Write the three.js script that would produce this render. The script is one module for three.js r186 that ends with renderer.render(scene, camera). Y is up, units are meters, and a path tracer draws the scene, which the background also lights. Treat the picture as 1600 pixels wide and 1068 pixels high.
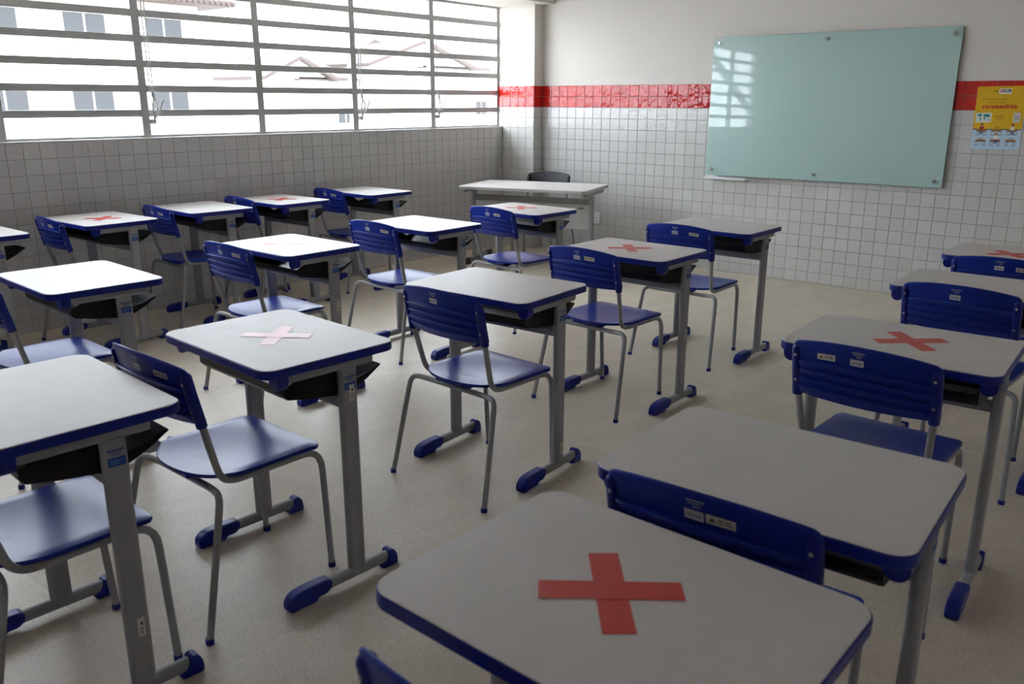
import * as THREE from 'three';
import { mergeGeometries } from 'three/addons/utils/BufferGeometryUtils.js';
import { RoundedBoxGeometry } from 'three/addons/geometries/RoundedBoxGeometry.js';
import { ImprovedNoise } from 'three/addons/math/ImprovedNoise.js';

// ---------------------------------------------------------------- camera, sky, exposure
const scene = new THREE.Scene();
const camera = new THREE.PerspectiveCamera(2 * Math.atan(534 / 1325.75) * 180 / Math.PI, 1600 / 1068, 0.05, 300);
camera.position.set(5.744, 1.4345, 6.8361);
camera.rotation.set(-0.2766, 0.6961, 0.002, 'YXZ');
camera.focus = 4.6; camera.userData.fStop = 6.3;
scene.background = new THREE.Color().setRGB(0.868, 0.953, 1.048);   // even overcast sky
scene.backgroundIntensity = 1;
const renderer = new THREE.WebGLRenderer({ antialias: true });
renderer.toneMapping = THREE.LinearToneMapping;
renderer.toneMappingExposure = 14.6;
renderer.shadowMap.enabled = true;

// ---------------------------------------------------------------- helpers
let seed = 12345;
const rnd = () => (seed = (seed * 1664525 + 1013904223) >>> 0) / 4294967296;
const rr = (a, b) => a + (b - a) * rnd();
const noise = new ImprovedNoise();
const taken = {};
function numbered(n) { const k = taken[n] = (taken[n] ?? -1) + 1; return k ? `${n}_${String(k).padStart(3, '0')}` : n; }
function mesh(name, geo, mat, parent) {
  const m = new THREE.Mesh(geo, mat); m.name = name; m.castShadow = m.receiveShadow = true;
  (parent ?? scene).add(m); return m;
}
function thing(name, label, category, pos = [0, 0, 0], turn = 0, group) {
  const g = new THREE.Group(); g.name = numbered(name); g.position.set(...pos); g.rotation.y = turn;
  g.userData = { label, category }; if (group) g.userData.group = group; scene.add(g); return g;
}
function tag(o, label, category, group) { o.userData = { label, category }; if (group) o.userData.group = group; return o; }
function structure(o, label) { o.userData.kind = 'structure'; o.userData.label = label; o.userData.category = 'room part'; return o; }
const box = (w, h, d, x = 0, y = 0, z = 0) => new THREE.BoxGeometry(w, h, d).translate(x, y, z);
const rbox = (w, h, d, r, x = 0, y = 0, z = 0, s = 2) => new RoundedBoxGeometry(w, h, d, s, r).translate(x, y, z);
const span = (x0, x1, y0, y1, z0, z1) => box(x1 - x0, y1 - y0, z1 - z0, (x0 + x1) / 2, (y0 + y1) / 2, (z0 + z1) / 2);
const merge = (a) => mergeGeometries(a.map((g) => { const q = g.index ? g.toNonIndexed() : g; for (const k of Object.keys(q.attributes)) if (!['position', 'normal', 'uv'].includes(k)) q.deleteAttribute(k); return q; }));
function roundRect(w, h, r) {
  const s = new THREE.Shape(), x = w / 2, y = h / 2;
  s.moveTo(-x + r, -y); s.lineTo(x - r, -y); s.absarc(x - r, -y + r, r, -Math.PI / 2, 0); s.lineTo(x, y - r); s.absarc(x - r, y - r, r, 0, Math.PI / 2);
  s.lineTo(-x + r, y); s.absarc(-x + r, y - r, r, Math.PI / 2, Math.PI); s.lineTo(-x, -y + r); s.absarc(-x + r, -y + r, r, Math.PI, Math.PI * 1.5);
  return s;
}
function slab(w, d, r, y0, y1, bevel = 0, seg = 10) {   // horizontal rounded plate between y0 and y1
  const g = new THREE.ExtrudeGeometry(roundRect(w - 2 * bevel, d - 2 * bevel, Math.max(r - bevel, 0.001)), { depth: y1 - y0 - 2 * bevel, bevelEnabled: bevel > 0, bevelThickness: bevel, bevelSize: bevel, bevelSegments: 3, curveSegments: seg });
  return g.rotateX(-Math.PI / 2).translate(0, y0 + bevel, 0);
}
function profileX(pts, x0, x1, bevel = 0.004) {         // side profile [z, y], extruded along x
  const s = new THREE.Shape(pts.map(([z, y]) => new THREE.Vector2(-z, y)));
  const g = new THREE.ExtrudeGeometry(s, { depth: x1 - x0 - 2 * bevel, bevelEnabled: bevel > 0, bevelThickness: bevel, bevelSize: bevel, bevelOffset: -bevel, bevelSegments: 2, curveSegments: 6 });
  return g.rotateY(Math.PI / 2).translate(x0 + bevel, 0, 0);
}
function smoothPts(pts, n = 24, tension = 0.5) { return new THREE.CatmullRomCurve3(pts.map(([a, b]) => new THREE.Vector3(a, b, 0)), true, 'catmullrom', tension).getPoints(n).slice(0, -1).map((p) => [p.x, p.y]); }
function tube(pts, r, bend = 0.05, radial = 10) {       // round tube through corner points with rounded bends
  const P = pts.map((p) => new THREE.Vector3(...p)), path = new THREE.CurvePath();
  let from = P[0];
  for (let i = 1; i < P.length - 1; i++) {
    const b = Math.min(bend, P[i].distanceTo(P[i - 1]) * 0.48, P[i].distanceTo(P[i + 1]) * 0.48);
    const a = P[i].clone().add(P[i - 1].clone().sub(P[i]).setLength(b)), c = P[i].clone().add(P[i + 1].clone().sub(P[i]).setLength(b));
    path.add(new THREE.LineCurve3(from, a)); path.add(new THREE.QuadraticBezierCurve3(a, P[i], c)); from = c;
  }
  path.add(new THREE.LineCurve3(from, P[P.length - 1]));
  const q = [];
  path.curves.forEach((c, k) => { const n = c.isLineCurve3 ? 1 : 7; for (let i = k ? 1 : 0; i <= n; i++) q.push(c.getPoint(i / n)); });
  const curve = new THREE.CatmullRomCurve3(q, false, 'centripetal');
  const g = new THREE.TubeGeometry(curve, q.length * 3, r, radial, false);
  const caps = [0, 1].map((t) => { const c = new THREE.CircleGeometry(r, radial), d = curve.getTangent(t); if (!t) d.negate(); c.applyQuaternion(new THREE.Quaternion().setFromUnitVectors(new THREE.Vector3(0, 0, 1), d)); const e = curve.getPoint(t); return c.translate(e.x, e.y, e.z); });
  return merge([g, ...caps]);
}
function surface(nu, nv, f, flip = false) {             // grid of points f(i/nu, j/nv)
  const pos = [], uv = [], idx = [];
  for (let j = 0; j <= nv; j++) for (let i = 0; i <= nu; i++) { pos.push(...f(i / nu, j / nv)); uv.push(i / nu, j / nv); }
  for (let j = 0; j < nv; j++) for (let i = 0; i < nu; i++) { const a = j * (nu + 1) + i, b = a + 1, c = a + nu + 1, d = c + 1; flip ? idx.push(a, c, b, b, c, d) : idx.push(a, b, c, b, d, c); }
  const g = new THREE.BufferGeometry(); g.setAttribute('position', new THREE.Float32BufferAttribute(pos, 3)); g.setAttribute('uv', new THREE.Float32BufferAttribute(uv, 2)); g.setIndex(idx); g.computeVertexNormals(); return g;
}
function dataTexture(n, f, srgb = true) {
  const d = new Uint8Array(n * n * 4);
  for (let j = 0; j < n; j++) for (let i = 0; i < n; i++) { const c = f(i / n, j / n); d.set([c[0], c[1], c[2], 255], (j * n + i) * 4); }
  const t = new THREE.DataTexture(d, n, n); t.wrapS = t.wrapT = THREE.RepeatWrapping; t.magFilter = THREE.LinearFilter; t.minFilter = THREE.LinearMipmapLinearFilter; t.generateMipmaps = true;
  if (srgb) t.colorSpace = THREE.SRGBColorSpace; t.needsUpdate = true; return t;
}
function canvasTexture(w, h, draw) {
  const c = document.createElement('canvas'); c.width = w; c.height = h; draw(c.getContext('2d'), w, h);
  const t = new THREE.CanvasTexture(c); t.colorSpace = THREE.SRGBColorSpace; return t;
}
const lin = (r, g, b) => new THREE.Color().setRGB(r, g, b);
const phys = (c, roughness, specularIntensity, o = {}) => new THREE.MeshPhysicalMaterial({ color: c, roughness, specularIntensity, ...o });
const std = (c, roughness, o = {}) => new THREE.MeshStandardMaterial({ color: c, roughness, ...o });

// ---------------------------------------------------------------- materials
// periodic value noise, so that the maps repeat without seams
const pn = (x, y, f, z) => { const a = 2 * Math.PI; return noise.noise(Math.cos(x * a) * f + 7.3, Math.sin(x * a) * f + z, Math.cos(y * a) * f + 3.1) * 0.5 + noise.noise(Math.sin(y * a) * f + 1.7, Math.cos(x * a) * f + 9.2, Math.sin(x * a + y * a) * f + z) * 0.5; };
const speck = Array.from({ length: 160000 }, () => rnd());
const floorMap = dataTexture(1024, (x, y) => {
  const cloud = pn(x, y, 1.2, 2) * 9 + pn(x, y, 5, 5) * 6, q = speck[(Math.floor(y * 400) * 400 + Math.floor(x * 400))], s = rnd(), spk = (q < 0.10 ? -24 : q > 0.92 ? 14 : 0) + (s < 0.04 ? -30 : (s - 0.5) * 16);
  const v = cloud + spk; return [213 + v, 201 + v, 182 + v * 0.95];
});
const tileBump = dataTexture(256, (x, y) => { const v = 128 + pn(x, y, 1.6, 4) * 110 + pn(x, y, 4, 8) * 40; return [v, v, v]; }, false);
const plasterBump = dataTexture(256, (x, y) => { const v = 128 + pn(x, y, 6, 4) * 60 + (rnd() - 0.5) * 40; return [v, v, v]; }, false);
const laminateMap = dataTexture(512, (x, y) => { const v = (rnd() - 0.5) * 9 + pn(x, y, 2, 3) * 5; return [214 + v, 209 + v, 205 + v]; });
const orange = dataTexture(256, () => { const v = 110 + rnd() * 60; return [v, v, v]; }, false); orange.repeat.set(12, 12);

const M = {
  paint: std(lin(0.77, 0.725, 0.67), 0.85, { bumpMap: plasterBump, bumpScale: 0.0004 }),
  ceiling: std(lin(0.84, 0.83, 0.81), 0.9),
  concrete: std(lin(0.55, 0.54, 0.52), 0.9),
  grout: std(lin(0.33, 0.305, 0.27), 0.9),
  redGrout: std(lin(0.55, 0.45, 0.42), 0.9),
  whiteTile: [0, 1, 2].map((k) => std(lin(0.63 + 0.02 * k, 0.622 + 0.02 * k, 0.602 + 0.018 * k), 0.12, { bumpMap: tileBump, bumpScale: 0.0022 })),
  redTile: [0, 1].map((k) => std(lin(0.56 + 0.05 * k, 0.022, 0.016), 0.08, { bumpMap: tileBump, bumpScale: 0.0085 })),
  floor: std(0xffffff, 0.42, { map: floorMap }),
  floorJoint: std(lin(0.80, 0.77, 0.71), 0.7),
  windowSteel: std(lin(0.48, 0.48, 0.47), 0.5),
  leverSteel: std(lin(0.66, 0.66, 0.65), 0.35),
  pane: new THREE.MeshPhysicalMaterial({ color: 0xffffff, transmission: 1, roughness: 0, thickness: 0, ior: 1.45 }),
  sill: std(lin(0.62, 0.61, 0.59), 0.5),
  laminate: phys(0xffffff, 0.42, 0.5, { map: laminateMap, bumpMap: orange, bumpScale: 0.00005 }),
  blue: phys(lin(0.011, 0.022, 0.235), 0.35, 0.6),
  blueSeat: phys(lin(0.012, 0.034, 0.30), 0.32, 0.42, { bumpMap: orange, bumpScale: 0.00004 }),
  steel: std(lin(0.33, 0.335, 0.34), 0.42),
  shelf: phys(lin(0.012, 0.012, 0.013), 0.36, 0.45),
  rivet: std(lin(0.5, 0.5, 0.5), 0.3, { metalness: 1 }),
  tape: std(lin(0.60, 0.035, 0.022), 0.36),
  board: new THREE.MeshPhysicalMaterial({ color: lin(0.45, 0.63, 0.595), roughness: 0.35, clearcoat: 1, clearcoatRoughness: 0.02 }),
  boardEdge: std(lin(0.10, 0.24, 0.20), 0.15),
  chrome: std(lin(0.45, 0.45, 0.45), 0.25, { metalness: 1 }),
  whitePlastic: std(lin(0.86, 0.86, 0.87), 0.35),
  slot: std(lin(0.05, 0.05, 0.05), 0.6),
  black: std(lin(0.02, 0.021, 0.024), 0.4),
  teacherGrey: std(lin(0.33, 0.335, 0.34), 0.45),
  teacherPanel: std(lin(0.60, 0.59, 0.57), 0.5),
  teacherEdge: std(lin(0.50, 0.49, 0.47), 0.4),
  darkChair: std(lin(0.030, 0.034, 0.042), 0.4),
  facade: std(lin(0.82, 0.81, 0.78), 0.9),
  peach: std(lin(0.32, 0.25, 0.205), 0.9),
  roofTile: std(lin(0.058, 0.042, 0.038), 0.9),
  farGlass: phys(lin(0.018, 0.019, 0.021), 0.3, 0.6),
  ground: std(lin(0.48, 0.45, 0.41), 0.95),
  pole: std(lin(0.24, 0.24, 0.24), 0.7),
};

// ---------------------------------------------------------------- room dimensions
const P = 0.0991, Y0 = 1.5754, XC = 0.4274, ZC = 0.2103;    // tile pitch, top of the red band, first joints
const ROOM = { x1: 7.0, z1: 8.3, h: 2.92, wall: 0.16 };
const SILL = 1.186, LINTEL = 2.315, PIL = { x: 0.412, z: 0.128 };

// tiles: 18 triangles, front face towards +z, a few variants of uv so that their relief differs
function tileGeo(w, h, variant = 0, k = 5, t = 0.006, b = 0.0016) {
  const x = w / 2, y = h / 2, X = x - b, Y = y - b, f = t, m = t - b * 0.8;
  const ring0 = [[-x, -y, 0], [x, -y, 0], [x, y, 0], [-x, y, 0]], ring1 = ring0.map(([a, c]) => [a, c, m]), ring2 = [[-X, -Y, f], [X, -Y, f], [X, Y, f], [-X, Y, f]];
  const pos = [], uv = [], ou = (variant % 3) * 0.37, ov = Math.floor(variant / 3) * 0.41;
  const quad = (a, c, d, e) => { for (const p of [a, c, d, a, d, e]) { pos.push(...p); uv.push(ou + p[0] * k, ov + p[1] * k); } };
  quad(...ring2); for (let i = 0; i < 4; i++) { const j = (i + 1) % 4; quad(ring1[i], ring1[j], ring2[j], ring2[i]); quad(ring0[i], ring0[j], ring1[j], ring1[i]); }
  const g = new THREE.BufferGeometry(); g.setAttribute('position', new THREE.Float32BufferAttribute(pos, 3)); g.setAttribute('uv', new THREE.Float32BufferAttribute(uv, 2)); g.computeVertexNormals(); return g;
}
const tileCache = {};
const tileOf = (w, h, v, red) => tileCache[`${w.toFixed(4)} ${h.toFixed(4)} ${v} ${!!red}`] ??= tileGeo(w, h, v, red ? 2.6 : 5);
camera.updateMatrixWorld(); camera.updateProjectionMatrix();
const inFrame = (p) => { const q = p.clone().project(camera); return Math.abs(q.x) < 1.02 && Math.abs(q.y) < 1.03 && q.z < 1; };
// lays tiles on a wall plane: list of {u0,u1,y0,y1,red}; place(u, y) gives the point on the plane; turn is the rotation about y
function layTiles(parent, list, place, turn, normal, hidden = () => false) {
  const j = 0.0025, all = list.map((t) => {
    const u = (t.u0 + t.u1) / 2, y = (t.y0 + t.y1) / 2, p = place(u, y), d = p.clone().sub(camera.position);
    const area = inFrame(p) && !hidden(p) ? Math.abs(d.clone().normalize().dot(normal)) * (t.u1 - t.u0) * (t.y1 - t.y0) / d.lengthSq() : 0;
    return { ...t, p, area, w: t.u1 - t.u0 - j, h: t.y1 - t.y0 - j, v: Math.floor(rnd() * 9), rx: rr(-1, 1) * (t.red ? 0.016 : 0.007), ry: rr(-1, 1) * (t.red ? 0.012 : 0.007), k: Math.floor(rnd() * 3) };
  });
  for (const red of [false, true]) {
    const some = all.filter((t) => !!t.red === red).sort((a, b) => b.area - a.area), single = some.filter((t, i) => i < 300 && t.area > 0), rest = some.slice(single.length);
    const mats = red ? M.redTile : M.whiteTile, name = red ? 'red_tile' : 'tile';
    for (const t of single) { const m = mesh(numbered(name), tileOf(t.w, t.h, t.v, t.red), mats[t.k % mats.length], parent); m.position.copy(t.p); m.rotation.set(t.rx, turn + t.ry, 0, 'YXZ'); }
    if (rest.length) {
      const e = new THREE.Euler(), q = new THREE.Quaternion(), one = new THREE.Vector3(1, 1, 1);
      const g = mergeGeometries(rest.map((t) => tileOf(t.w, t.h, t.v, t.red).clone().applyMatrix4(new THREE.Matrix4().compose(t.p, q.setFromEuler(e.set(t.rx, turn + t.ry, 0, 'YXZ')), one))));
      mesh(red ? 'far_red_tiles' : 'far_tiles', g, mats[0], parent).userData.kind = 'stuff';
    }
  }
}
const rowsFrom = (r0) => { const a = []; for (let r = r0; r < 16; r++) a.push([Math.max(Y0 - (r + 1) * P, 0.001), Y0 - r * P, r]); return a; };
function columns(first, from, to) { const a = []; let u = first; while (u - P > from) u -= P; if (u > from + 0.004) a.push([from, u]); for (; u < to - 0.004; u += P) if (u >= from - 1e-6) a.push([u, Math.min(u + P, to)]); return a; }

// ---------------------------------------------------------------- floor
const W = ROOM.wall;
const floor = structure(mesh('floor', span(-W, ROOM.x1 + W, -0.2, -0.0002, -W, ROOM.z1 + W), M.floorJoint), 'pale beige porcelain tile floor of the classroom');
{
  const xs = [0]; for (let x = 0.94; x < ROOM.x1; x += 1) xs.push(x); xs.push(ROOM.x1);
  const zs = []; for (let z = 0; z < ROOM.z1; z += 1) zs.push(z); zs.push(ROOM.z1);
  for (let i = 0; i < xs.length - 1; i++) for (let k = 0; k < zs.length - 1; k++) {
    const w = xs[i + 1] - xs[i] - 0.003, d = zs[k + 1] - zs[k] - 0.003, g = box(w, 0.0075, d), uv = g.attributes.uv, ps = g.attributes.position, ox = rnd(), oz = rnd();
    for (let n = 0; n < uv.count; n++) uv.setXY(n, ps.getX(n) + ox, ps.getZ(n) + oz);
    mesh(numbered('floor_tile'), g, M.floor, floor).position.set((xs[i] + xs[i + 1]) / 2, -0.00375, (zs[k] + zs[k + 1]) / 2);
  }
}
// ---------------------------------------------------------------- ceiling and window beam
structure(mesh('ceiling', span(-W, ROOM.x1 + W, ROOM.h, ROOM.h + 0.15, -W, ROOM.z1 + W), M.ceiling), 'flat off-white ceiling');
structure(mesh('trim_1', span(-W, 0.55, LINTEL, ROOM.h, 0, ROOM.z1), M.paint), 'off-white painted beam above the steel windows');

// ---------------------------------------------------------------- back wall with board
const wallBack = structure(mesh('wall_back', span(-W, ROOM.x1 + W, 0, ROOM.h, -W, 0), M.paint), 'front classroom wall, white tiles and red tile band below off-white paint');
mesh('grout_bed', span(PIL.x, ROOM.x1, 0, Y0, 0, 0.0035), M.grout, wallBack);
{
  const list = [];
  for (const [y0, y1, r] of rowsFrom(0)) for (const [u0, u1] of columns(XC, PIL.x, ROOM.x1)) list.push({ u0, u1, y0, y1, red: r < 2 });
  layTiles(wallBack, list, (u, y) => new THREE.Vector3(u, y, 0.0005), 0, new THREE.Vector3(0, 0, 1), (p) => p.x > 2.33 && p.x < 4.05 && p.y > 0.88);
}
// ---------------------------------------------------------------- corner pillar
const pillar = structure(mesh('wall_corner', span(-W, PIL.x, 0, LINTEL, 0, PIL.z), M.paint), 'tiled corner pillar between the windows and the front wall');
mesh('grout_bed', merge([span(-0.055, PIL.x + 0.0035, 0, Y0, PIL.z, PIL.z + 0.0035), span(PIL.x, PIL.x + 0.0035, 0, Y0, 0.0035, PIL.z)]), M.grout, pillar);
{
  const front = [], side = [];
  for (const [y0, y1, r] of rowsFrom(0)) {
    for (const [u0, u1] of columns(0.0156, y0 > SILL - 0.05 ? -0.05 : 0.012, PIL.x + 0.004)) front.push({ u0, u1, y0, y1, red: r < 2 });
    for (const [u0, u1] of [[0.007, 0.031], [0.031, PIL.z + 0.003]]) side.push({ u0, u1, y0, y1, red: r < 2 });
  }
  layTiles(pillar, front, (u, y) => new THREE.Vector3(u, y, PIL.z + 0.0005), 0, new THREE.Vector3(0, 0, 1));
  layTiles(pillar, side, (u, y) => new THREE.Vector3(PIL.x + 0.0005, y, u), Math.PI / 2, new THREE.Vector3(1, 0, 0));
}
// ---------------------------------------------------------------- window wall
const WIN = { z0: PIL.z + 0.004, bay: 0.9255, n: 7 }, WIN_END = WIN.z0 + WIN.bay * WIN.n;
const wallLeft = structure(mesh('wall_left', merge([span(-W, 0.005, 0, SILL - 0.012, PIL.z, ROOM.z1), span(-W, 0.005, SILL - 0.012, LINTEL, WIN_END, ROOM.z1)]), M.paint), 'white tiled wall below the long row of windows');
mesh('grout_bed', span(0.005, 0.0085, 0, SILL - 0.012, PIL.z + 0.006, ROOM.z1), M.grout, wallLeft);
{
  const list = [];
  for (const [y0, y1] of rowsFrom(4)) for (const [u0, u1] of columns(ZC, PIL.z + 0.008, ROOM.z1)) list.push({ u0, u1, y0, y1 });
  layTiles(wallLeft, list, (u, y) => new THREE.Vector3(0.0055, y, u), Math.PI / 2, new THREE.Vector3(1, 0, 0));
}
structure(mesh('trim_2', rbox(0.172, 0.014, WIN_END - PIL.z - 0.008, 0.003, -0.073, SILL - 0.005, (WIN_END + PIL.z + 0.008) / 2), M.sill), 'thin pale window sill on top of the tiled wall');

// steel windows: seven bays of seven tilting panes
const WX = -0.062;
for (let b = 0; b < WIN.n; b++) {
  const w = new THREE.Group(); w.name = `window_${b + 1}`; scene.add(w); w.position.set(WX, SILL + 0.002, WIN.z0 + b * WIN.bay);
  structure(w, `grey steel louvred window bay, number ${b + 1} from the front wall`);
  const H = LINTEL - SILL - 0.002, L = WIN.bay, step = H / 7, mw = 0.056;
  const first = b === 0, last = b === WIN.n - 1;
  mesh('mullion', rbox(0.052, H, mw, 0.003, 0, H / 2, last ? L - mw / 2 : L - 0.0), M.windowSteel, w);
  if (first) mesh('mullion', rbox(0.045, H, 0.022, 0.003, 0, H / 2, 0.011), M.windowSteel, w);
  const z0 = first ? 0.022 : mw / 2, z1 = last ? L - mw : L - mw / 2, zc = (z0 + z1) / 2, zl = z1 - z0;
  mesh('top_rail', rbox(0.04, 0.02, zl, 0.002, 0, H - 0.01, zc), M.windowSteel, w);
  mesh('bottom_rail', rbox(0.04, 0.016, zl, 0.002, 0, 0.008, zc), M.windowSteel, w);
  for (let k = 1; k < 7; k++) {
    const t = mesh('transom', rbox(0.042, 0.0235, zl, 0.002, 0, k * step + 0.0115, zc), M.windowSteel, w);
    mesh('sash_bar', rbox(0.034, 0.0235, zl, 0.002, 0.008, k * step - 0.0110, zc), M.windowSteel, t);
  }
  for (let k = 0; k < 7; k++) {
    const y0 = k ? k * step + 0.022 : 0.014, y1 = k < 6 ? (k + 1) * step - 0.0215 : H - 0.016;
    mesh('pane', box(0.0008, y1 - y0, zl - 0.002, 0, (y0 + y1) / 2, zc), M.pane, w);
  }
  if (b === 0 || b === 1 || b === 3 || b === 5) {        // opening rod and lever beside the mullion
    const zr = L - 0.045;
    for (const dz of b === 0 ? [0] : [0, 0.022]) mesh('opening_rod', tube([[0.034, 0.300, zr - dz], [0.034, H - step - 0.02, zr - dz]], 0.0045, 0.01, 6), M.leverSteel, w);
    for (const q of [1, -1]) mesh('lever_handle', tube([[0.036, 0.315, zr - 0.012 - q * 0.004], [0.044, 0.275, zr - 0.014 + q * 0.010], [0.056, 0.215, zr - 0.018 - q * 0.022], [0.046, 0.155, zr - 0.012 - q * 0.006], [0.038, 0.115, zr - 0.010]], 0.0065, 0.04, 8), M.leverSteel, w);
    mesh('lever_handle', tube([[0.042, 0.125, zr - 0.01], [0.066, 0.165, zr - 0.035], [0.095, 0.255, zr - 0.055]], 0.006, 0.04, 8), M.leverSteel, w);
    mesh('lever_bracket', rbox(0.03, 0.03, 0.035, 0.003, 0.034, 0.105, zr), M.leverSteel, w);
  }
}
// ---------------------------------------------------------------- walls behind and beside the camera (lit and mirrored in the board)
for (const [name, label, g, bed, first, from, to, place, turn, nrm] of [
  ['wall_right', 'white tiled wall with red band on the right side', span(ROOM.x1, ROOM.x1 + W, 0, ROOM.h, 0, ROOM.z1), span(ROOM.x1 - 0.0035, ROOM.x1, 0, Y0, 0, ROOM.z1), 0.05, 0.01, ROOM.z1, (u, y) => new THREE.Vector3(ROOM.x1 - 0.0005, y, u), -Math.PI / 2, [-1, 0, 0]],
  ['wall_rear', 'white tiled wall with red band behind the viewer', span(-W, ROOM.x1 + W, 0, ROOM.h, ROOM.z1, ROOM.z1 + W), span(0.01, ROOM.x1, 0, Y0, ROOM.z1 - 0.0035, ROOM.z1), 0.05, 0.02, ROOM.x1 - 0.01, (u, y) => new THREE.Vector3(u, y, ROOM.z1 - 0.0005), Math.PI, [0, 0, -1]],
]) {
  const wall = structure(mesh(name, g, M.paint), label); mesh('grout_bed', bed, M.grout, wall);
  const list = []; for (const [y0, y1, r] of rowsFrom(0)) for (const [u0, u1] of columns(first, from, to)) list.push({ u0, u1, y0, y1, red: r < 2 });
  layTiles(wall, list, place, turn, new THREE.Vector3(...nrm), () => true);
}

// ---------------------------------------------------------------- glass board, tray, poster, socket
{
  const b = thing('glass_board', 'large pale green glass writing board on the front wall', 'board', [3.195, 1.386, 0.046], 0);
  b.rotation.set(-0.0125, 0.019, 0, 'YXZ');
  const w = 1.876, h = 1.112;
  mesh('glass_sheet', new THREE.ExtrudeGeometry(roundRect(w, h, 0.012), { depth: 0.006, bevelEnabled: true, bevelThickness: 0.001, bevelSize: 0.001, bevelSegments: 1, curveSegments: 5 }).translate(0, 0, -0.004), [M.board, M.boardEdge], b);
  for (const [x, y] of [[-0.885, 0.51], [0, 0.51], [0.885, 0.51], [-0.885, -0.51], [0, -0.51], [0.885, -0.51]]) {
    const s = mesh('standoff_knob', new THREE.CylinderGeometry(0.0115, 0.013, 0.016, 20).rotateX(Math.PI / 2).translate(0, 0, 0.008), M.chrome, b); s.position.set(x, y, 0.003);
    const gap = 0.046 - x * 0.019 - y * 0.0125 - 0.004 - 0.0085; mesh('spacer', new THREE.CylinderGeometry(0.009, 0.009, gap, 12).rotateX(Math.PI / 2).translate(0, 0, -0.0075 - gap / 2), M.chrome, s);
  }
  const st = mesh('paper_tag', box(0.048, 0.026, 0.0006), std(0xffffff, 0.6, { map: canvasTexture(96, 52, (c) => { c.fillStyle = '#e4e1d6'; c.fillRect(0, 0, 96, 52); c.fillStyle = '#a39f92'; c.fillRect(10, 12, 60, 5); c.fillRect(10, 24, 74, 5); c.fillRect(10, 36, 40, 5); }) }), b);
  st.position.set(-0.885, 0.537, 0.0036);
}
{
  const t = thing('marker_tray', 'short white marker tray below the glass board', 'tray', [2.425, 0.797, 0.0065]);
  mesh('shelf', rbox(0.385, 0.008, 0.055, 0.002, 0, 0, 0.0275), M.whitePlastic, t);
  mesh('front_lip', rbox(0.385, 0.016, 0.006, 0.002, 0, 0.006, 0.053), M.whitePlastic, t);
  mesh('back_plate', rbox(0.385, 0.03, 0.005, 0.002, 0, 0.011, 0.003), M.whitePlastic, t);
}
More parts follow.
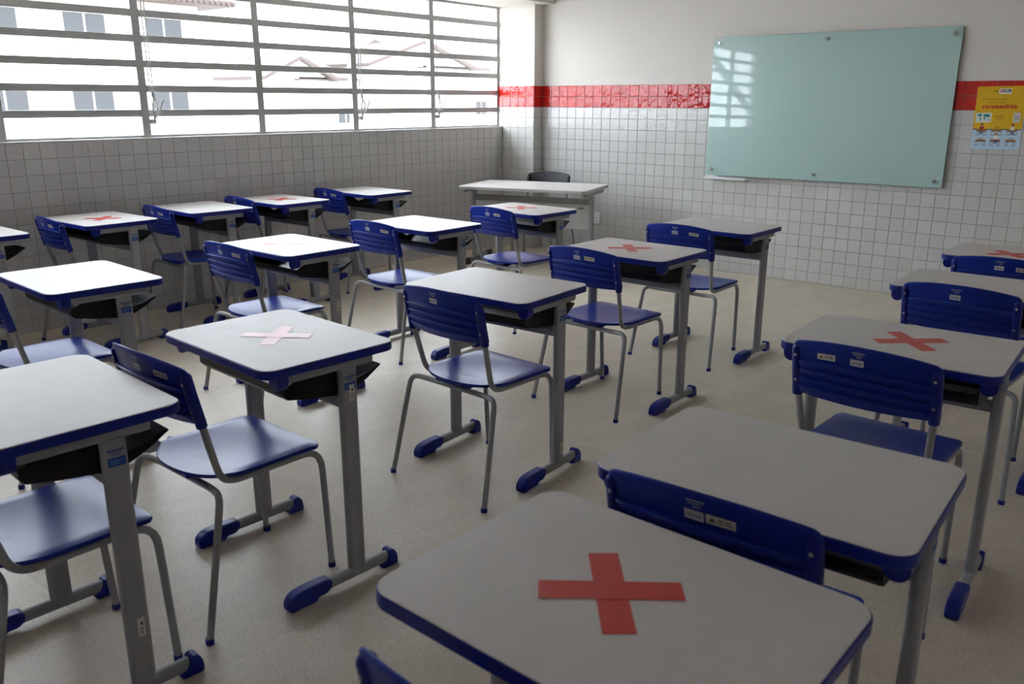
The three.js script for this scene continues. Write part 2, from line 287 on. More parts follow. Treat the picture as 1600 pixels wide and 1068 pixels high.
{
  const map = canvasTexture(600, 840, (c) => {
    c.fillStyle = '#e9b70c'; c.fillRect(0, 0, 600, 580);
    for (let i = 0; i < 60; i++) { c.fillStyle = 'rgba(190,140,0,0.10)'; c.beginPath(); c.arc(rr(0, 600), rr(0, 560), rr(8, 42), 0, 7); c.fill(); }
    c.fillStyle = '#c4dcee'; c.fillRect(0, 570, 600, 270); c.fillStyle = '#27306b'; c.fillRect(0, 566, 600, 12);
    c.fillStyle = '#f2f2ee'; c.fillRect(268, 34, 152, 70); c.fillStyle = '#c2232b'; c.fillRect(282, 44, 40, 40); c.fillStyle = '#26314f'; c.fillRect(326, 44, 84, 36);
    c.fillStyle = '#fff'; c.fillRect(290, 56, 24, 6); c.fillRect(290, 68, 24, 6); c.fillRect(336, 52, 40, 6); c.fillRect(336, 64, 60, 6);
    c.fillStyle = '#9a7a10'; c.beginPath(); c.ellipse(232, 66, 30, 10, 0.1, 0, 7); c.fill();
    c.fillStyle = '#4d3c08'; c.textAlign = 'center'; c.font = 'italic 30px sans-serif'; c.fillText('Com consciência e prevenção,', 232, 182, 330); c.fillText('vamos vencendo o', 252, 222, 240);
    c.fillStyle = '#c8161d'; c.font = 'italic bold 74px sans-serif'; c.strokeStyle = '#c8161d'; c.lineWidth = 3; c.fillText('coronavírus.', 300, 292, 480); c.strokeText('coronavírus.', 300, 292, 480);
    c.fillStyle = '#e6eee6'; c.fillRect(20, 350, 196, 128);
    c.fillStyle = '#1e8a92'; for (const q of [[[34, 372], [70, 362], [100, 366], [88, 396], [66, 404], [56, 396]], [[70, 410], [90, 414], [84, 462], [74, 440]], [[112, 380], [140, 364], [190, 372], [200, 396], [170, 414], [150, 404], [120, 402]], [[118, 406], [144, 412], [136, 452], [124, 436]], [[176, 436], [198, 436], [192, 456], [178, 452]]]) { c.beginPath(); q.forEach((p, i) => i ? c.lineTo(...p) : c.moveTo(...p)); c.fill(); }
    c.fillStyle = '#6a5410'; c.fillRect(250, 392, 120, 7); c.fillRect(278, 424, 90, 7);
    c.fillStyle = '#d8d6d2'; c.fillRect(478, 352, 88, 126); c.fillStyle = '#c6bcc0'; c.fillRect(492, 380, 60, 70);
    const desk = (x, y) => { c.fillStyle = '#a9713c'; c.beginPath(); c.moveTo(x - 52, y); c.lineTo(x + 52, y); c.lineTo(x + 66, y + 24); c.lineTo(x - 66, y + 24); c.fill(); c.fillStyle = '#7d5026'; c.fillRect(x - 66, y + 24, 132, 8); c.fillStyle = '#5f7f9c'; for (const d of [-60, -34, 30, 54]) c.fillRect(x + d, y + 32, 6, 48); c.fillRect(x - 68, y + 78, 46, 6); c.fillRect(x + 20, y + 78, 46, 6); };
    const pupil = (x, y, hair, shirt) => { c.fillStyle = '#2d3f74'; c.fillRect(x - 20, y + 86, 16, 44); c.fillRect(x + 4, y + 86, 16, 44); c.fillStyle = shirt; c.fillRect(x - 26, y + 26, 52, 44); c.fillStyle = '#d7a37f'; c.beginPath(); c.arc(x, y + 12, 17, 0, 7); c.fill(); c.fillStyle = hair; c.beginPath(); c.arc(x, y + 6, 19, Math.PI, 0); c.fill(); };
    for (const x of [116, 300, 486]) desk(x, 568); pupil(112, 506, '#1d1a1c', '#b4272e'); pupil(490, 512, '#33241c', '#eadfce'); c.fillStyle = '#8c4a38'; c.fillRect(282, 542, 14, 16); c.fillRect(308, 542, 14, 16);
    for (const x of [116, 300, 486]) desk(x, 706); pupil(302, 630, '#9c3f22', '#f4f2ee'); c.fillStyle = '#8c4a38'; for (const x of [98, 126, 466, 494]) c.fillRect(x, 684, 14, 16);
  });
  const g = new THREE.BoxGeometry(0.304, 0.424, 0.0008), side = std(lin(0.7, 0.6, 0.2), 0.6);
  const p = mesh('poster', g, [side, side, side, side, std(0xffffff, 0.45, { map }), side]);
  p.position.set(4.427, 1.327, 0.0078); p.rotation.z = 0.012; tag(p, 'yellow and light blue coronavirus poster on the wall right of the board', 'poster');
}
{
  const s = thing('wall_socket', 'white upright power socket low on the tiled front wall', 'socket', [1.107, 0.352, 0.0062]);
  mesh('plate', rbox(0.074, 0.112, 0.010, 0.004, 0, 0, 0.005), M.whitePlastic, s);
  mesh('insert', rbox(0.040, 0.022, 0.004, 0.002, 0, 0, 0.011), M.whitePlastic, s);
  mesh('pin_holes', merge([-0.01, 0, 0.01].map((x) => new THREE.CylinderGeometry(0.0026, 0.0026, 0.002, 10).rotateX(Math.PI / 2).translate(x, x ? 0.002 : -0.003, 0.0128))), M.slot, s);
  for (const y of [-0.036, 0.036]) mesh('screw', new THREE.CylinderGeometry(0.0035, 0.0035, 0.002, 12).rotateX(Math.PI / 2).translate(0, y, 0.0105), M.chrome, s);
}

// ---------------------------------------------------------------- student desk
const DH = 0.744, CX = 0.268;
const labelMap = canvasTexture(128, 96, (c) => { c.fillStyle = '#9b9d9f'; c.fillRect(0, 0, 128, 96); c.fillStyle = '#2a4486'; c.fillRect(6, 4, 116, 9); c.fillRect(22, 20, 84, 5); c.fillRect(40, 31, 50, 5); c.fillStyle = '#1c4a9c'; c.fillRect(4, 46, 120, 48); c.fillStyle = '#6f8cc4'; c.fillRect(20, 62, 88, 5); c.fillRect(20, 76, 60, 5); });
const stickerMap = canvasTexture(128, 64, (c) => { c.fillStyle = '#d9d5c6'; c.fillRect(0, 0, 128, 64); c.fillStyle = '#57402a'; c.beginPath(); c.moveTo(12, 46); c.lineTo(28, 18); c.lineTo(44, 46); c.fill(); c.fillStyle = '#55524c'; c.fillRect(54, 16, 26, 9); c.fillRect(86, 16, 24, 9); c.fillRect(54, 34, 16, 9); c.fillRect(76, 34, 38, 9); });
const tagMap = canvasTexture(128, 64, (c) => { c.fillStyle = '#cfd0d4'; c.fillRect(0, 0, 128, 64); c.fillStyle = '#8b90a0'; c.fillRect(18, 26, 24, 18); c.fillRect(48, 24, 16, 20); c.fillRect(72, 28, 40, 16); });
const labelMat = std(0xffffff, 0.5, { map: labelMap }), stickerMat = std(0xffffff, 0.5, { map: stickerMap }), tagMat = std(0xffffff, 0.5, { map: tagMap });
const printMat = std(lin(0.42, 0.45, 0.52), 0.5);

const G = {};   // shared geometries
G.laminate = slab(0.594, 0.444, 0.043, DH - 0.010, DH, 0.0012, 12);
{ const uv = G.laminate.attributes.uv, ps = G.laminate.attributes.position; for (let i = 0; i < uv.count; i++) uv.setXY(i, ps.getX(i) * 2, ps.getZ(i) * 2); }
G.edge = slab(0.6, 0.45, 0.046, DH - 0.0265, DH - 0.0012, 0.004, 12);
{
  const u = (w, top, bottom) => { const s = new THREE.Shape(), r = w / 2; s.moveTo(-r, top); s.lineTo(-r, bottom + r); s.absarc(0, bottom + r, r, Math.PI, 2 * Math.PI); s.lineTo(r, top); s.closePath(); return s; };
  G.rail = new THREE.ExtrudeGeometry(u(0.030, DH - 0.027, DH - 0.056), { depth: 0.29, bevelEnabled: false, curveSegments: 8 }).translate(0, 0, -0.142);
  G.railCap = new THREE.ExtrudeGeometry(u(0.042, DH - 0.0267, DH - 0.066), { depth: 0.03, bevelEnabled: true, bevelThickness: 0.003, bevelSize: 0.002, bevelSegments: 2, curveSegments: 8 }).translate(0, 0, 0.15);
}
{
  const s = roundRect(0.029, 0.060, 0.0144);
  G.column = new THREE.ExtrudeGeometry(s, { depth: DH - 0.05 - 0.038, bevelEnabled: false, curveSegments: 8 }).rotateX(-Math.PI / 2).translate(0, 0.038, -0.0565);
  G.bar = new THREE.ExtrudeGeometry(roundRect(0.028, 0.036, 0.012), { depth: 2 * CX - 0.02, bevelEnabled: false, curveSegments: 6 }).rotateY(Math.PI / 2).translate(-CX + 0.01, 0.577, -0.0565);
  G.foot = new THREE.ExtrudeGeometry(roundRect(0.030, 0.036, 0.013), { depth: 0.30, bevelEnabled: false, curveSegments: 6 }).translate(0, 0.032, -0.182);
}
G.capNear = profileX(smoothPts([[0.104, 0.0], [0.15, 0.0], [0.188, 0.0], [0.197, 0.012], [0.192, 0.034], [0.172, 0.050], [0.135, 0.056], [0.085, 0.056], [0.056, 0.054], [0.046, 0.042], [0.05, 0.024], [0.068, 0.012], [0.095, 0.010]], 48), -0.0205, 0.0205, 0.006);
G.capFar = profileX(smoothPts([[-0.202, 0.0], [-0.17, 0.0], [-0.148, 0.002], [-0.150, 0.012], [-0.164, 0.030], [-0.172, 0.052], [-0.188, 0.055], [-0.201, 0.040], [-0.206, 0.018]], 40), -0.0195, 0.0195, 0.005);
{
  const line = [[0.136, 0.662], [0.136, 0.642], [0.123, 0.627], [0.05, 0.612], [-0.045, 0.600], [-0.10, 0.605], [-0.15, 0.627], [-0.205, 0.660]], t = 0.0045;
  const up = line.map(([z, y], i) => { const a = line[Math.max(i - 1, 0)], b = line[Math.min(i + 1, line.length - 1)], dz = b[0] - a[0], dy = b[1] - a[1], l = Math.hypot(dz, dy); return [z + dy / l * t, y - dz / l * t]; });
  G.shelf = profileX([...line, ...up.reverse()], -0.236, 0.236, 0.0008);
  const side = [[0.135, 0.661], [0.135, 0.642], [0.122, 0.628], [0.05, 0.614], [-0.045, 0.602], [-0.10, 0.607], [-0.15, 0.629], [-0.203, 0.661], [-0.196, 0.666], [-0.150, 0.647], [-0.10, 0.637], [-0.055, 0.662], [-0.035, DH - 0.046], [0.06, DH - 0.046], [0.098, 0.680]];
  G.shelfSide = profileX(side, -0.0025, 0.0025, 0.0006);
}
G.label = box(0.0006, 0.044, 0.044); G.sticker = box(0.0006, 0.016, 0.05).rotateX(Math.PI / 2);
G.tape = box(0.212, 0.0005, 0.047);
const blank = (m) => [m, m, m, m, m, m];

function makeDesk() {
  const t = new THREE.Group();
  const top = mesh('tabletop', G.laminate, M.laminate, t); mesh('edge_band', G.edge, M.blue, top).userData.label = 'blue plastic edge band';
  for (const s of [-1, 1]) {
    const r = mesh('rail', G.rail, M.steel, t); r.position.x = s * CX; mesh('end_cap', G.railCap, M.blue, r);
    const leg = mesh('leg', G.column, M.steel, t); leg.position.x = s * CX;
    const f = mesh('foot', G.foot, M.steel, t); f.position.x = s * CX;
    mesh('front_cap', G.capNear, M.blue, f); mesh('rear_cap', G.capFar, M.blue, f);
    if (s > 0) { const l = mesh('maker_label', G.label, [labelMat, M.steel, M.steel, M.steel, M.steel, M.steel], leg); l.position.set(0.0147, DH - 0.096, -0.0565); }
  }
  mesh('crossbar', G.bar, M.steel, t);
  const sh = mesh('book_shelf', G.shelf, M.shelf, t); sh.userData.label = 'black plastic book shelf';
  for (const s of [-1, 1]) mesh('side_panel', G.shelfSide, M.shelf, sh).position.x = s * 0.2385;
  return t;
}
const deskProto = makeDesk();
function desk(x, z, turn, label, cross, stickerY) {
  const d = deskProto.clone(); d.name = numbered('student_desk'); d.position.set(x, 0, z); d.rotation.y = turn; scene.add(d);
  tag(d, label, 'desk', 'student desks in rows');
  if (cross) {
    const [ox, oz, da = 0] = cross;
    const a = mesh('tape_strip', G.tape, M.tape, d); a.position.set(ox, DH + 0.0004, oz); a.rotation.y = -Math.atan2(0.157, 0.137) + da; a.userData.label = 'strip of red adhesive tape';
    const b = mesh('tape_strip', G.tape, M.tape, d); b.position.set(ox, DH + 0.0009, oz); b.rotation.y = Math.atan2(0.122, 0.150) + da; b.userData.label = 'strip of red adhesive tape';
  }
  if (stickerY) { const s = mesh('paper_sticker', new THREE.BoxGeometry(0.0006, 0.05, 0.018), [stickerMatV, M.steel, M.steel, M.steel, M.steel, M.steel], d); s.position.set(CX + 0.0150, stickerY, -0.062); }
  return d;
}
const stickerMatV = std(0xffffff, 0.5, { map: canvasTexture(64, 128, (c) => { c.fillStyle = '#d9d5c6'; c.fillRect(0, 0, 64, 128); c.fillStyle = '#2b2724'; c.beginPath(); c.moveTo(18, 40); c.lineTo(46, 26); c.lineTo(46, 54); c.fill(); c.fillStyle = '#55524c'; for (const [x, y, h] of [[18, 64, 14], [18, 84, 26], [36, 64, 26], [36, 96, 14]]) c.fillRect(x, y, 9, h); }) });

// ---------------------------------------------------------------- student chair (faces -z, back towards +z)
const backZ = (a, y) => 0.160 + (y - 0.61) * 0.22 + 0.030 * (1 - a * a);
const HB = 0.206;                                   // half width of the backrest shell
const corner = (a, r) => { const d = (Math.abs(a) - 1) * HB + r; return d > 0 ? r - Math.sqrt(Math.max(0, r * r - d * d)) : 0; };
const backTop = (a) => 0.766 + 0.023 * (1 - Math.abs(a) ** 2.2) - corner(a, 0.020);
const backBot = (a) => 0.606 - 0.004 * (1 - a * a) + corner(a, 0.008);
const LV = 0.155, L0 = 0.635, LD = 0.0125;
const fade = (a) => Math.min(1, Math.max(0, (0.90 - Math.abs(a)) / 0.05));
function backPoint(a, b, off) { const y = backBot(a) + (backTop(a) - backBot(a)) * b; return [a * HB, y, backZ(a, y) + off]; }
{
  const NA = 36, as = []; for (let i = 0; i <= NA; i++) as.push(Math.sin((i / NA - 0.5) * Math.PI * 0.999) * 0.35 + (i / NA - 0.5) * 1.3); as[0] = -1; as[NA] = 1;
  const A = (u) => as[Math.round(u * NA)], round = (b) => 0.0055 * Math.sqrt(Math.max(0, 1 - Math.max(0, (b - 0.94) / 0.06) ** 2)), parts = [];
  for (let k = 0; k < 4; k++) {                       // four overlapping louvres, each with an upward ledge
    const hi = L0 - k * LV, lo = L0 - (k + 1) * LV;
    const row = [[lo, 0.10], [lo + LV * 0.45, 0.52], [hi - 0.040, 0.88], [hi - 0.022, 0.99], [hi - 0.012, 1.0], [hi - 0.004, 0.90], [hi, 0.68], [hi + 0.001, k ? 0.10 : 0]];
    parts.push(surface(NA, 7, (u, v) => { const [b, o] = row[Math.round(v * 7)]; return backPoint(A(u), b, 0.0055 + LD * fade(A(u)) * o); }));
  }
  parts.push(surface(NA, 1, (u, v) => backPoint(A(u), (L0 - 4 * LV) * v, 0.0055 + LD * fade(A(u)) * 0.12 * v)));
  const tb = [L0, 0.72, 0.82, 0.90, 0.94, 0.975, 0.993, 1];
  parts.push(surface(NA, 7, (u, v) => { const b = tb[Math.round(v * 7)]; return backPoint(A(u), b, round(b)); }));
  parts.push(surface(NA, 7, (u, v) => { const b = [0, 0.3, 0.6, 0.94, 0.96, 0.975, 0.993, 1][Math.round(v * 7)]; return backPoint(A(u), b, -round(b)); }, true));
  parts.push(surface(NA, 1, (u, v) => backPoint(A(u), 0, v ? 0.0055 : -0.0055)));
  for (const s of [-1, 1]) parts.push(surface(6, 1, (u, v) => backPoint(s, u, (v ? 1 : -1) * round(u)), s > 0));
  G.backrest = merge(parts);
  const patch = (a0, a1, b0, b1) => merge([surface(6, 2, (u, v) => backPoint(a0 + (a1 - a0) * u, b0 + (b1 - b0) * v, 0.0063)), surface(6, 2, (u, v) => backPoint(a0 + (a1 - a0) * u, b0 + (b1 - b0) * v, 0.0058), true)]);
  G.nameTag = patch(-0.13, 0.05, 0.69, 0.795);
  G.print = merge([patch(-0.11, 0.06, 0.895, 0.91), patch(-0.10, 0.03, 0.865, 0.875), patch(-0.05, 0.02, 0.83, 0.842)]);
  G.chairSticker = (c) => patch(c - 0.13, c + 0.13, 0.70, 0.80);
}
G.sleeve = [-1, 1].map((s) => { const q = (y, o) => [s * 0.1915, y, backZ(0.93, y) + o]; return merge([tube([q(0.598, 0.001), q(0.68, 0.001), q(0.742, -0.001)], 0.0152, 0.02, 14), new THREE.SphereGeometry(0.0152, 14, 8).translate(...q(0.742, -0.001))]); });
G.rivet = new THREE.SphereGeometry(0.0042, 10, 6).scale(1, 1, 0.5);
{
  const half = (v) => {                            // half width of the seat at depth v (front -0.215, rear 0.172)
    if (v < -0.19) { const q = (-0.19 - v) / 0.025; return 0.170 + 0.022 * Math.sqrt(Math.max(0, 1 - q * q)); }
    if (v < 0.03) return 0.192;
    const q = (v - 0.03) / 0.142; return 0.192 * Math.pow(Math.max(0, 1 - Math.pow(q, 2.6)), 0.5) * (1 - 0.02 * q);
  };
  const vs = []; for (let i = 0; i <= 30; i++) { const q = i / 30; vs.push(-0.215 + 0.387 * (0.5 - 0.5 * Math.cos(Math.PI * q))); }
  const topY = (u, v) => 0.437 - 0.010 * Math.max(0, 1 - (u / 0.19) ** 2) * Math.max(0, 1 - ((v - 0.03) / 0.17) ** 2) - (v < -0.15 ? ((-0.15 - v) / 0.065) ** 2 * 0.006 : 0) - Math.max(0, Math.abs(u) - 0.178) ** 2 * 18;
  const n = vs.length - 1, at = (u, v, dy) => { const z = vs[Math.round(v * n)], x = (-1 + 2 * u) * half(z); return [x, topY(x, z) + dy, z]; };
  const top = surface(22, n, (u, v) => at(u, v, 0), true), bottom = surface(22, n, (u, v) => at(u, v, -0.011));
  const rim = []; for (let i = 0; i <= n; i++) rim.push([half(vs[i]), vs[i]]); for (let i = n; i >= 0; i--) rim.push([-half(vs[i]), vs[i]]); rim.push(rim[0]);
  const skirt = surface(rim.length - 1, 2, (u, v) => { const [x, z] = rim[Math.round(u * (rim.length - 1))], k = v === 0.5 ? 1.006 : 1; return [x * k, topY(x, z) - 0.011 + v * 0.011, z * k]; }, false);
  // the deeper apron under the rear edge
  const apron = profileX([[0.06, 0.428], [0.166, 0.428], [0.160, 0.412], [0.12, 0.400], [0.09, 0.404]], -0.075, 0.075, 0.003);
  G.seat = merge([top, bottom, skirt]); G.apron = apron;
}
G.frontLeg = [-1, 1].map((s) => tube([[s * 0.180, 0.010, -0.236], [s * 0.186, 0.414, -0.214], [s * 0.180, 0.410, 0.0]], 0.0104, 0.065));
G.post = [-1, 1].map((s) => tube([[s * 0.180, 0.410, 0.0], [s * 0.176, 0.408, 0.112], [s * 0.1915, 0.62, backZ(0.93, 0.62)], [s * 0.1915, 0.70, backZ(0.93, 0.70)]], 0.0104, 0.055));
G.rearLeg = [-1, 1].map((s) => tube([[s * 0.253, 0.010, 0.236], [s * 0.226, 0.400, 0.150], [s * 0.15, 0.392, 0.128], [0, 0.392, 0.128]], 0.0104, 0.065));
G.legTip = new THREE.CylinderGeometry(0.0118, 0.0122, 0.016, 14).translate(0, 0.008, 0);
function makeChair() {
  const t = new THREE.Group();
  const seat = mesh('seat', G.seat, M.blueSeat, t); mesh('apron', G.apron, M.blue, seat);
  const back = mesh('backrest', G.backrest, M.blueSeat, t);
  for (const i of [0, 1]) {
    const s = i ? 1 : -1, sl = mesh('sleeve', G.sleeve[i], M.blue, back);
    for (const y of [0.645, 0.725]) mesh('rivet', G.rivet, M.rivet, back).position.set(s * 0.1915, y, backZ(0.93, y) + 0.0160);
    const f = mesh('leg', G.frontLeg[i], M.steel, t); mesh('leg_tip', G.legTip, M.blue, f).position.set(s * 0.180, 0, -0.236);
    mesh('back_post', G.post[i], M.steel, t);
    const r = mesh('leg', G.rearLeg[i], M.steel, t); mesh('leg_tip', G.legTip, M.blue, r).position.set(s * 0.2535, 0, 0.2375);
  }
  mesh('name_tag', G.nameTag, tagMat, back); mesh('printed_mark', G.print, printMat, back);
  return t;
}
const chairProto = makeChair();
function chair(x, z, turn, label, sticker) {
  const c = chairProto.clone(); c.name = numbered('student_chair'); c.position.set(x, 0, z); c.rotation.y = turn; scene.add(c);
  tag(c, label, 'chair', 'student chairs in rows');
  if (sticker !== undefined) mesh('paper_sticker', G.chairSticker(sticker), stickerMat, c.children.find((o) => o.name === 'backrest'));
  return c;
}

// rows A (along the windows) to D (right); number 4 is nearest the front wall
const desks = [
  // row and number, x, z, turn, tape cross, sticker height, chair [x, z, turn, sticker], desk label, chair label
  ['A0', 0.54, 5.223, 0, null, 0.13, null, 'student desk at the left picture edge, hindmost along the tiled window wall'],
  ['A1', 0.502, 4.477, 0.03, [0.025, -0.007, 0.06], 0, [0.525, 4.585, -0.06, 0.45], 'red-crossed student desk, second from the back along the tiled window wall', 'hindmost blue chair in view along the tiled window wall'],
  ['A2', 0.445, 3.761, -0.06, null, 0.13, [0.485, 3.90, -0.06, 0.45], 'uncrossed middle student desk along the tiled window wall', 'blue chair at the uncrossed middle desk along the window wall'],
  ['A3', 0.461, 3.137, 0.008, [0, -0.003], 0, [0.405, 3.245, -0.07, undefined], 'red-crossed student desk, second from the front along the tiled window wall', 'blue chair at the second desk from the front along the window wall'],
  ['A4', 0.464, 2.32, -0.005, null, 0, [0.425, 2.47, -0.08, 0.45], 'frontmost student desk along the tiled window wall', 'blue chair at the frontmost desk along the window wall'],
  ['B1', 2.197, 5.354, -0.048, null, 0, [2.142, 5.51, -0.03, undefined], 'brightly lit uncrossed student desk, hindmost in the second row from the windows', 'blue chair at the left picture edge, hindmost in the second row'],
  ['B2', 2.187, 4.315, -0.011, [-0.025, 0.006], 0.46, [2.130, 4.435, -0.03, 0.55], 'brightly lit student desk with a faint tape cross, second row from the windows', 'blue chair at the brightly lit desk with the faint tape cross'],
  ['B3', 2.133, 3.349, 0, null, 0, [2.076, 3.475, -0.035, 0.6], 'uncrossed student desk, second from the front in the second row from the windows', 'blue chair at the second desk from the front, second row from the windows'],
  ['B4', 2.145, 2.416, -0.029, [-0.035, -0.02], 0.49, [2.165, 2.545, -0.09, 0.36], 'red-crossed student desk directly before the teacher desk', 'blue chair at the red-crossed desk directly before the teacher desk'],
  ['C0', 3.612, 6.08, -0.052, null, 0.2, [3.628, 6.143, -0.02, undefined], 'large student desk cut by the left picture edge, hindmost in the third row', 'blue chair at the lower left picture edge, only its seat and legs showing'],
  ['C1', 3.598, 5.384, -0.057, [-0.010, -0.006], 0.615, [3.566, 5.580, -0.01, 0.5], 'student desk with a pale pink tape cross, left foreground', 'blue chair seen obliquely at the desk with the pale pink cross'],
  ['C2', 3.597, 4.367, 0.045, null, 0.1, [3.632, 4.507, -0.045, undefined], 'uncrossed student desk in the middle of the picture, third row', 'blue chair in the middle of the picture, wholly visible with four legs'],
  ['C3', 3.565, 3.315, -0.011, [-0.02, -0.008], 0.35, [3.506, 3.445, -0.05, 0.3], 'student desk with an orange-red cross, second from the front in the third row', 'blue chair at the desk with the orange-red cross, third row'],
  ['C4', 3.505, 2.291, -0.017, null, 0, [3.452, 2.47, 0.015, 0.5], 'uncrossed student desk below the left half of the glass board, frontmost in its row', 'blue chair at the frontmost desk of the third row, below the glass board'],
  ['D0', 5.167, 5.906, -0.018, [-0.016, -0.006], 0, [5.194, 6.045, 0, undefined], 'nearest student desk with the large red tape cross, bottom of the picture', 'blue chair at the bottom picture edge, only a backrest corner showing'],
  ['D1', 5.161, 5.316, 0.04, null, 0, [5.128, 5.378, 0.035, 0.2], 'uncrossed student desk right behind the nearest desk, rightmost row', 'blue chair between the nearest desk and the large uncrossed desk'],
  ['D2', 5.071, 4.204, 0.039, [0.02, -0.016], 0, [5.056, 4.288, -0.03, -0.47], 'red-crossed middle student desk of the rightmost row', 'blue chair at the red-crossed middle desk of the rightmost row'],
  ['D3', 5.075, 3.152, 0, null, 0, [5.058, 3.222, -0.05, undefined], 'uncrossed student desk, second from the front in the rightmost row', 'blue chair at the uncrossed second desk from the front, rightmost row'],
  ['D4', 5.046, 2.266, 0, [-0.04, 0.02], 0, [5.046, 2.470, 0, 0.4], 'red-crossed student desk at the right picture edge, frontmost in its row', 'blue chair at the right picture edge, frontmost in the rightmost row'],
];
for (const [, x, z, a, cross, st, ch, label, chairLabel] of desks) {
  desk(x, z, a, label, cross, st);
  if (ch) chair(ch[0], ch[1], ch[2], chairLabel, ch[3]);
}

// ---------------------------------------------------------------- teacher desk and chair
{
  const TH = 0.712, t = thing('teacher_desk', 'wide grey teacher desk with a front panel in the corner', 'desk', [0.97, 0, 0.82], 0.30);
  const g = slab(1.18, 0.69, 0.04, TH - 0.009, TH, 0.0012, 10), uv = g.attributes.uv, ps = g.attributes.position; for (let i = 0; i < uv.count; i++) uv.setXY(i, ps.getX(i) * 2, ps.getZ(i) * 2);
  const top = mesh('tabletop', g, M.laminate, t); mesh('edge_band', slab(1.186, 0.696, 0.043, TH - 0.027, TH - 0.0012, 0.004, 10), M.teacherEdge, top);
  for (const s of [-1, 1]) {
    mesh('rail', rbox(0.032, 0.035, 0.50, 0.01, s * 0.56, TH - 0.0455, 0), M.teacherGrey, t);
    mesh('leg', rbox(0.034, TH - 0.11, 0.07, 0.012, s * 0.56, (TH - 0.06) / 2 + 0.02, 0.06), M.teacherGrey, t);
    const f = mesh('foot', rbox(0.034, 0.036, 0.50, 0.012, s * 0.56, 0.032, 0.0), M.teacherGrey, t);
    for (const e of [-1, 1]) mesh('foot_cap', rbox(0.044, 0.056, 0.11, 0.016, s * 0.56, 0.028, e * 0.245), M.black, f);
  }
  mesh('front_beam', rbox(1.09, 0.05, 0.03, 0.006, 0, 0.592, 0.065), M.teacherGrey, t);
  const pn2 = mesh('front_panel', rbox(1.088, 0.215, 0.016, 0.003, 0, 0.459, 0.065), M.teacherPanel, t);
  const mk = mesh('maker_mark', box(0.062, 0.018, 0.0006), [M.teacherPanel, M.teacherPanel, M.teacherPanel, M.teacherPanel, std(0xffffff, 0.5, { map: canvasTexture(128, 36, (c) => { c.fillStyle = '#b5b2ac'; c.fillRect(0, 0, 128, 36); c.strokeStyle = '#1d1d1f'; c.lineWidth = 7; c.beginPath(); c.arc(18, 18, 12, 0.8, 5.5); c.stroke(); c.strokeRect(40, 7, 22, 22); c.beginPath(); c.moveTo(74, 30); c.lineTo(74, 8); c.lineTo(88, 8); c.lineTo(88, 20); c.lineTo(74, 20); c.moveTo(98, 30); c.lineTo(108, 8); c.lineTo(118, 30); c.stroke(); }) }), M.teacherPanel], pn2);
  mk.position.set(0.47, 0.535, 0.0735);
}
{
  const c = chairProto.clone(); c.name = numbered('teacher_chair'); c.position.set(0.80, 0, 0.50); c.rotation.y = Math.PI + 0.28; c.scale.set(1.06, 1, 1); scene.add(c);
  tag(c, 'dark grey chair behind the teacher desk', 'chair');
  c.traverse((o) => { if (o.isMesh && (o.material === M.blue || o.material === M.blueSeat)) o.material = M.darkChair; });
}

// ---------------------------------------------------------------- outside the windows
structure(mesh('ground_outside', span(-90, -W - 0.3, -3.3, -3.0, -95, 45), M.ground), 'bare ground outside the windows');
function facadeWindow(parent, x, y0, y1, z0, z1, panes = 2) {
  const f = mesh('window', span(x - 0.02, x + 0.04, y0 - 0.05, y1 + 0.05, z0 - 0.05, z1 + 0.05), M.facade, parent), w = (z1 - z0) / panes;
  for (let i = 0; i < panes; i++) mesh('pane', span(x + 0.041, x + 0.055, y0, y1, z0 + i * w + 0.03, z0 + (i + 1) * w - 0.03), M.farGlass, f);
}
{
  const b = thing('apartment_block', 'white apartment block with dark paired windows seen through the left windows', 'building', [0, 0, 0]), x = -24;
  mesh('wall', span(x - 9, x, -3, 4.35, -11.0, 16), M.facade, b);
  mesh('upper_wall', span(x - 9, x + 0.01, 4.35, 4.72, -10.99, 15.9), M.peach, b);
  const roof = mesh('roof', (() => { const s = new THREE.Shape([[x + 0.9, 4.68], [x + 0.9, 4.80], [x - 4.5, 6.3], [x - 9.9, 4.80], [x - 9.9, 4.68]].map((p) => new THREE.Vector2(...p))); return new THREE.ExtrudeGeometry(s, { depth: 28.5, bevelEnabled: false }).translate(0, 0, -12.0); })(), M.roofTile, b);
  for (let i = 0; i < 26; i++) mesh('eave_tile', new THREE.CylinderGeometry(0.085, 0.075, 0.5, 8).rotateZ(Math.PI / 2 - 0.27).translate(x + 0.75, 4.83, -11.9 + i * 0.22), M.roofTile, roof);
  for (let k = -1; k < 7; k++) { const z = -10.3 + k * 2.75; if (z > -11) for (const [y0, y1] of [[3.42, 4.22], [0.95, 1.74], [-1.8, -0.9]]) facadeWindow(b, x, y0, y1, z, z + 1.4); }
}
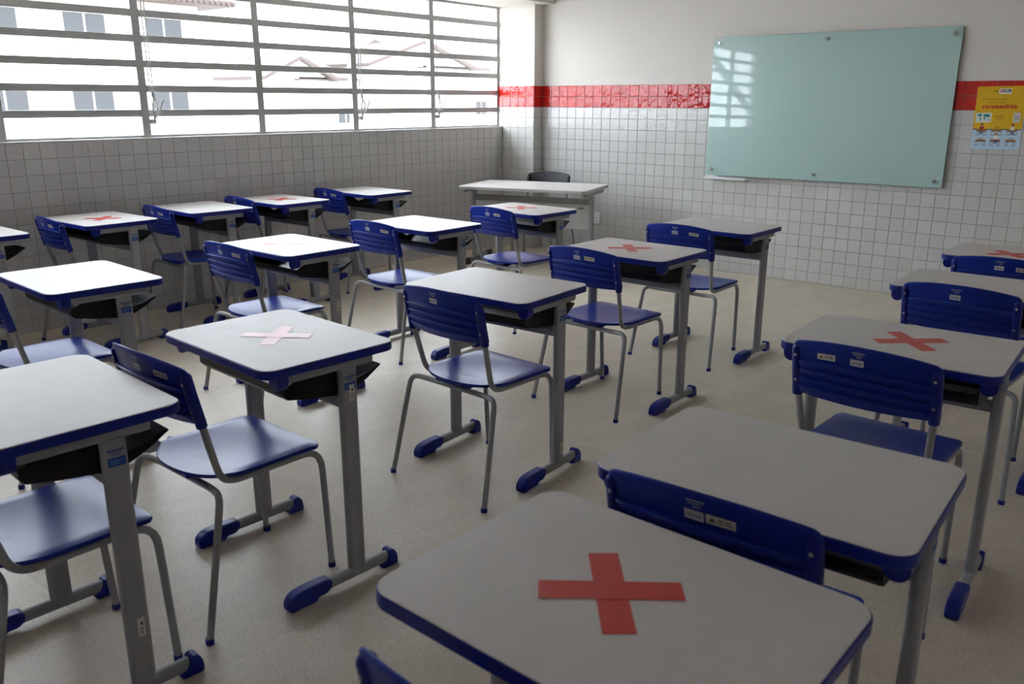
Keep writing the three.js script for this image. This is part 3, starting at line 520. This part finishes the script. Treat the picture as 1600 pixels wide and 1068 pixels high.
function farHouse(label, x, zA, zB, zEnd, eave, apexY, ridge, wins) {   // gable facing the school and a long roof beside it
  const h = thing('far_house', label, 'building', [0, 0, 0], 0, 'far houses beyond the windows'), zm = (zA + zB) / 2;
  mesh('wall', span(x - 9, x, -3, eave, zEnd, zA - 0.2), M.facade, h);
  const gab = (d, w) => new THREE.Shape([new THREE.Vector2(-zA - w, eave - d), new THREE.Vector2(-zB + w, eave - d), new THREE.Vector2(-zm, apexY - d)]);
  const gw = mesh('gable_wall', new THREE.ExtrudeGeometry(gab(0, 0), { depth: 3, bevelEnabled: false }).rotateY(Math.PI / 2).translate(x - 2.5, 0, 0), M.facade, h);
  const plane = (za, ya, zb, yb) => { const s = new THREE.Shape([new THREE.Vector2(-za, ya), new THREE.Vector2(-zb, yb), new THREE.Vector2(-zb, yb + 0.22), new THREE.Vector2(-za, ya + 0.22)]); return new THREE.ExtrudeGeometry(s, { depth: 5.5, bevelEnabled: false }).rotateY(Math.PI / 2).translate(x - 4.6, 0, 0); };
  mesh('gable_roof', plane(zA + 0.5, eave - 0.15, zm, apexY), M.roofTile, h); mesh('gable_roof', plane(zm, apexY, zB - 0.5, eave - 0.15), M.roofTile, h);
  const s = new THREE.Shape([[x + 0.5, eave - 0.1], [x + 0.5, eave + 0.1], [x - 4.5, ridge], [x - 9.5, eave + 0.1], [x - 9.5, eave - 0.1]].map((p) => new THREE.Vector2(...p)));
  mesh('main_roof', new THREE.ExtrudeGeometry(s, { depth: Math.abs(zEnd - zm) + 0.3, bevelEnabled: false }).translate(0, 0, zEnd - 0.3), M.roofTile, h);
  for (const [z, y] of wins) facadeWindow(h, x + 0.02, y, y + 1.0, z - 1.3, z);
  return h;
}
farHouse('far white house with a small red tiled gable, left of the two gables', -40, -24.5, -29.0, -31.2, 2.75, 3.85, 4.2, [[-30.0, 0.0], [-26.5, -2.3], [-30.0, -2.3]]);
farHouse('far white house with the taller red tiled gable, near the pillar', -40, -32.6, -42.2, -52, 3.75, 5.3, 5.8, [[-43.4, 0.4], [-43.4, -2.0], [-38, -2.0]]);
farHouse('distant white house with low red roof just right of the apartment block', -54, -28.6, -31.0, -34.4, 2.5, 3.1, 3.7, [[-32.2, 0.2]]);
{
  const p = mesh('leaning_pole', tube([[-0.75, 2.9, 5.2], [-0.75, -2.99, 17.3]], 0.06, 0.1, 12), M.pole); tag(p, 'dark slanted steel brace outside, seen mirrored in the glass board', 'pole');
}
renderer.render(scene, camera);
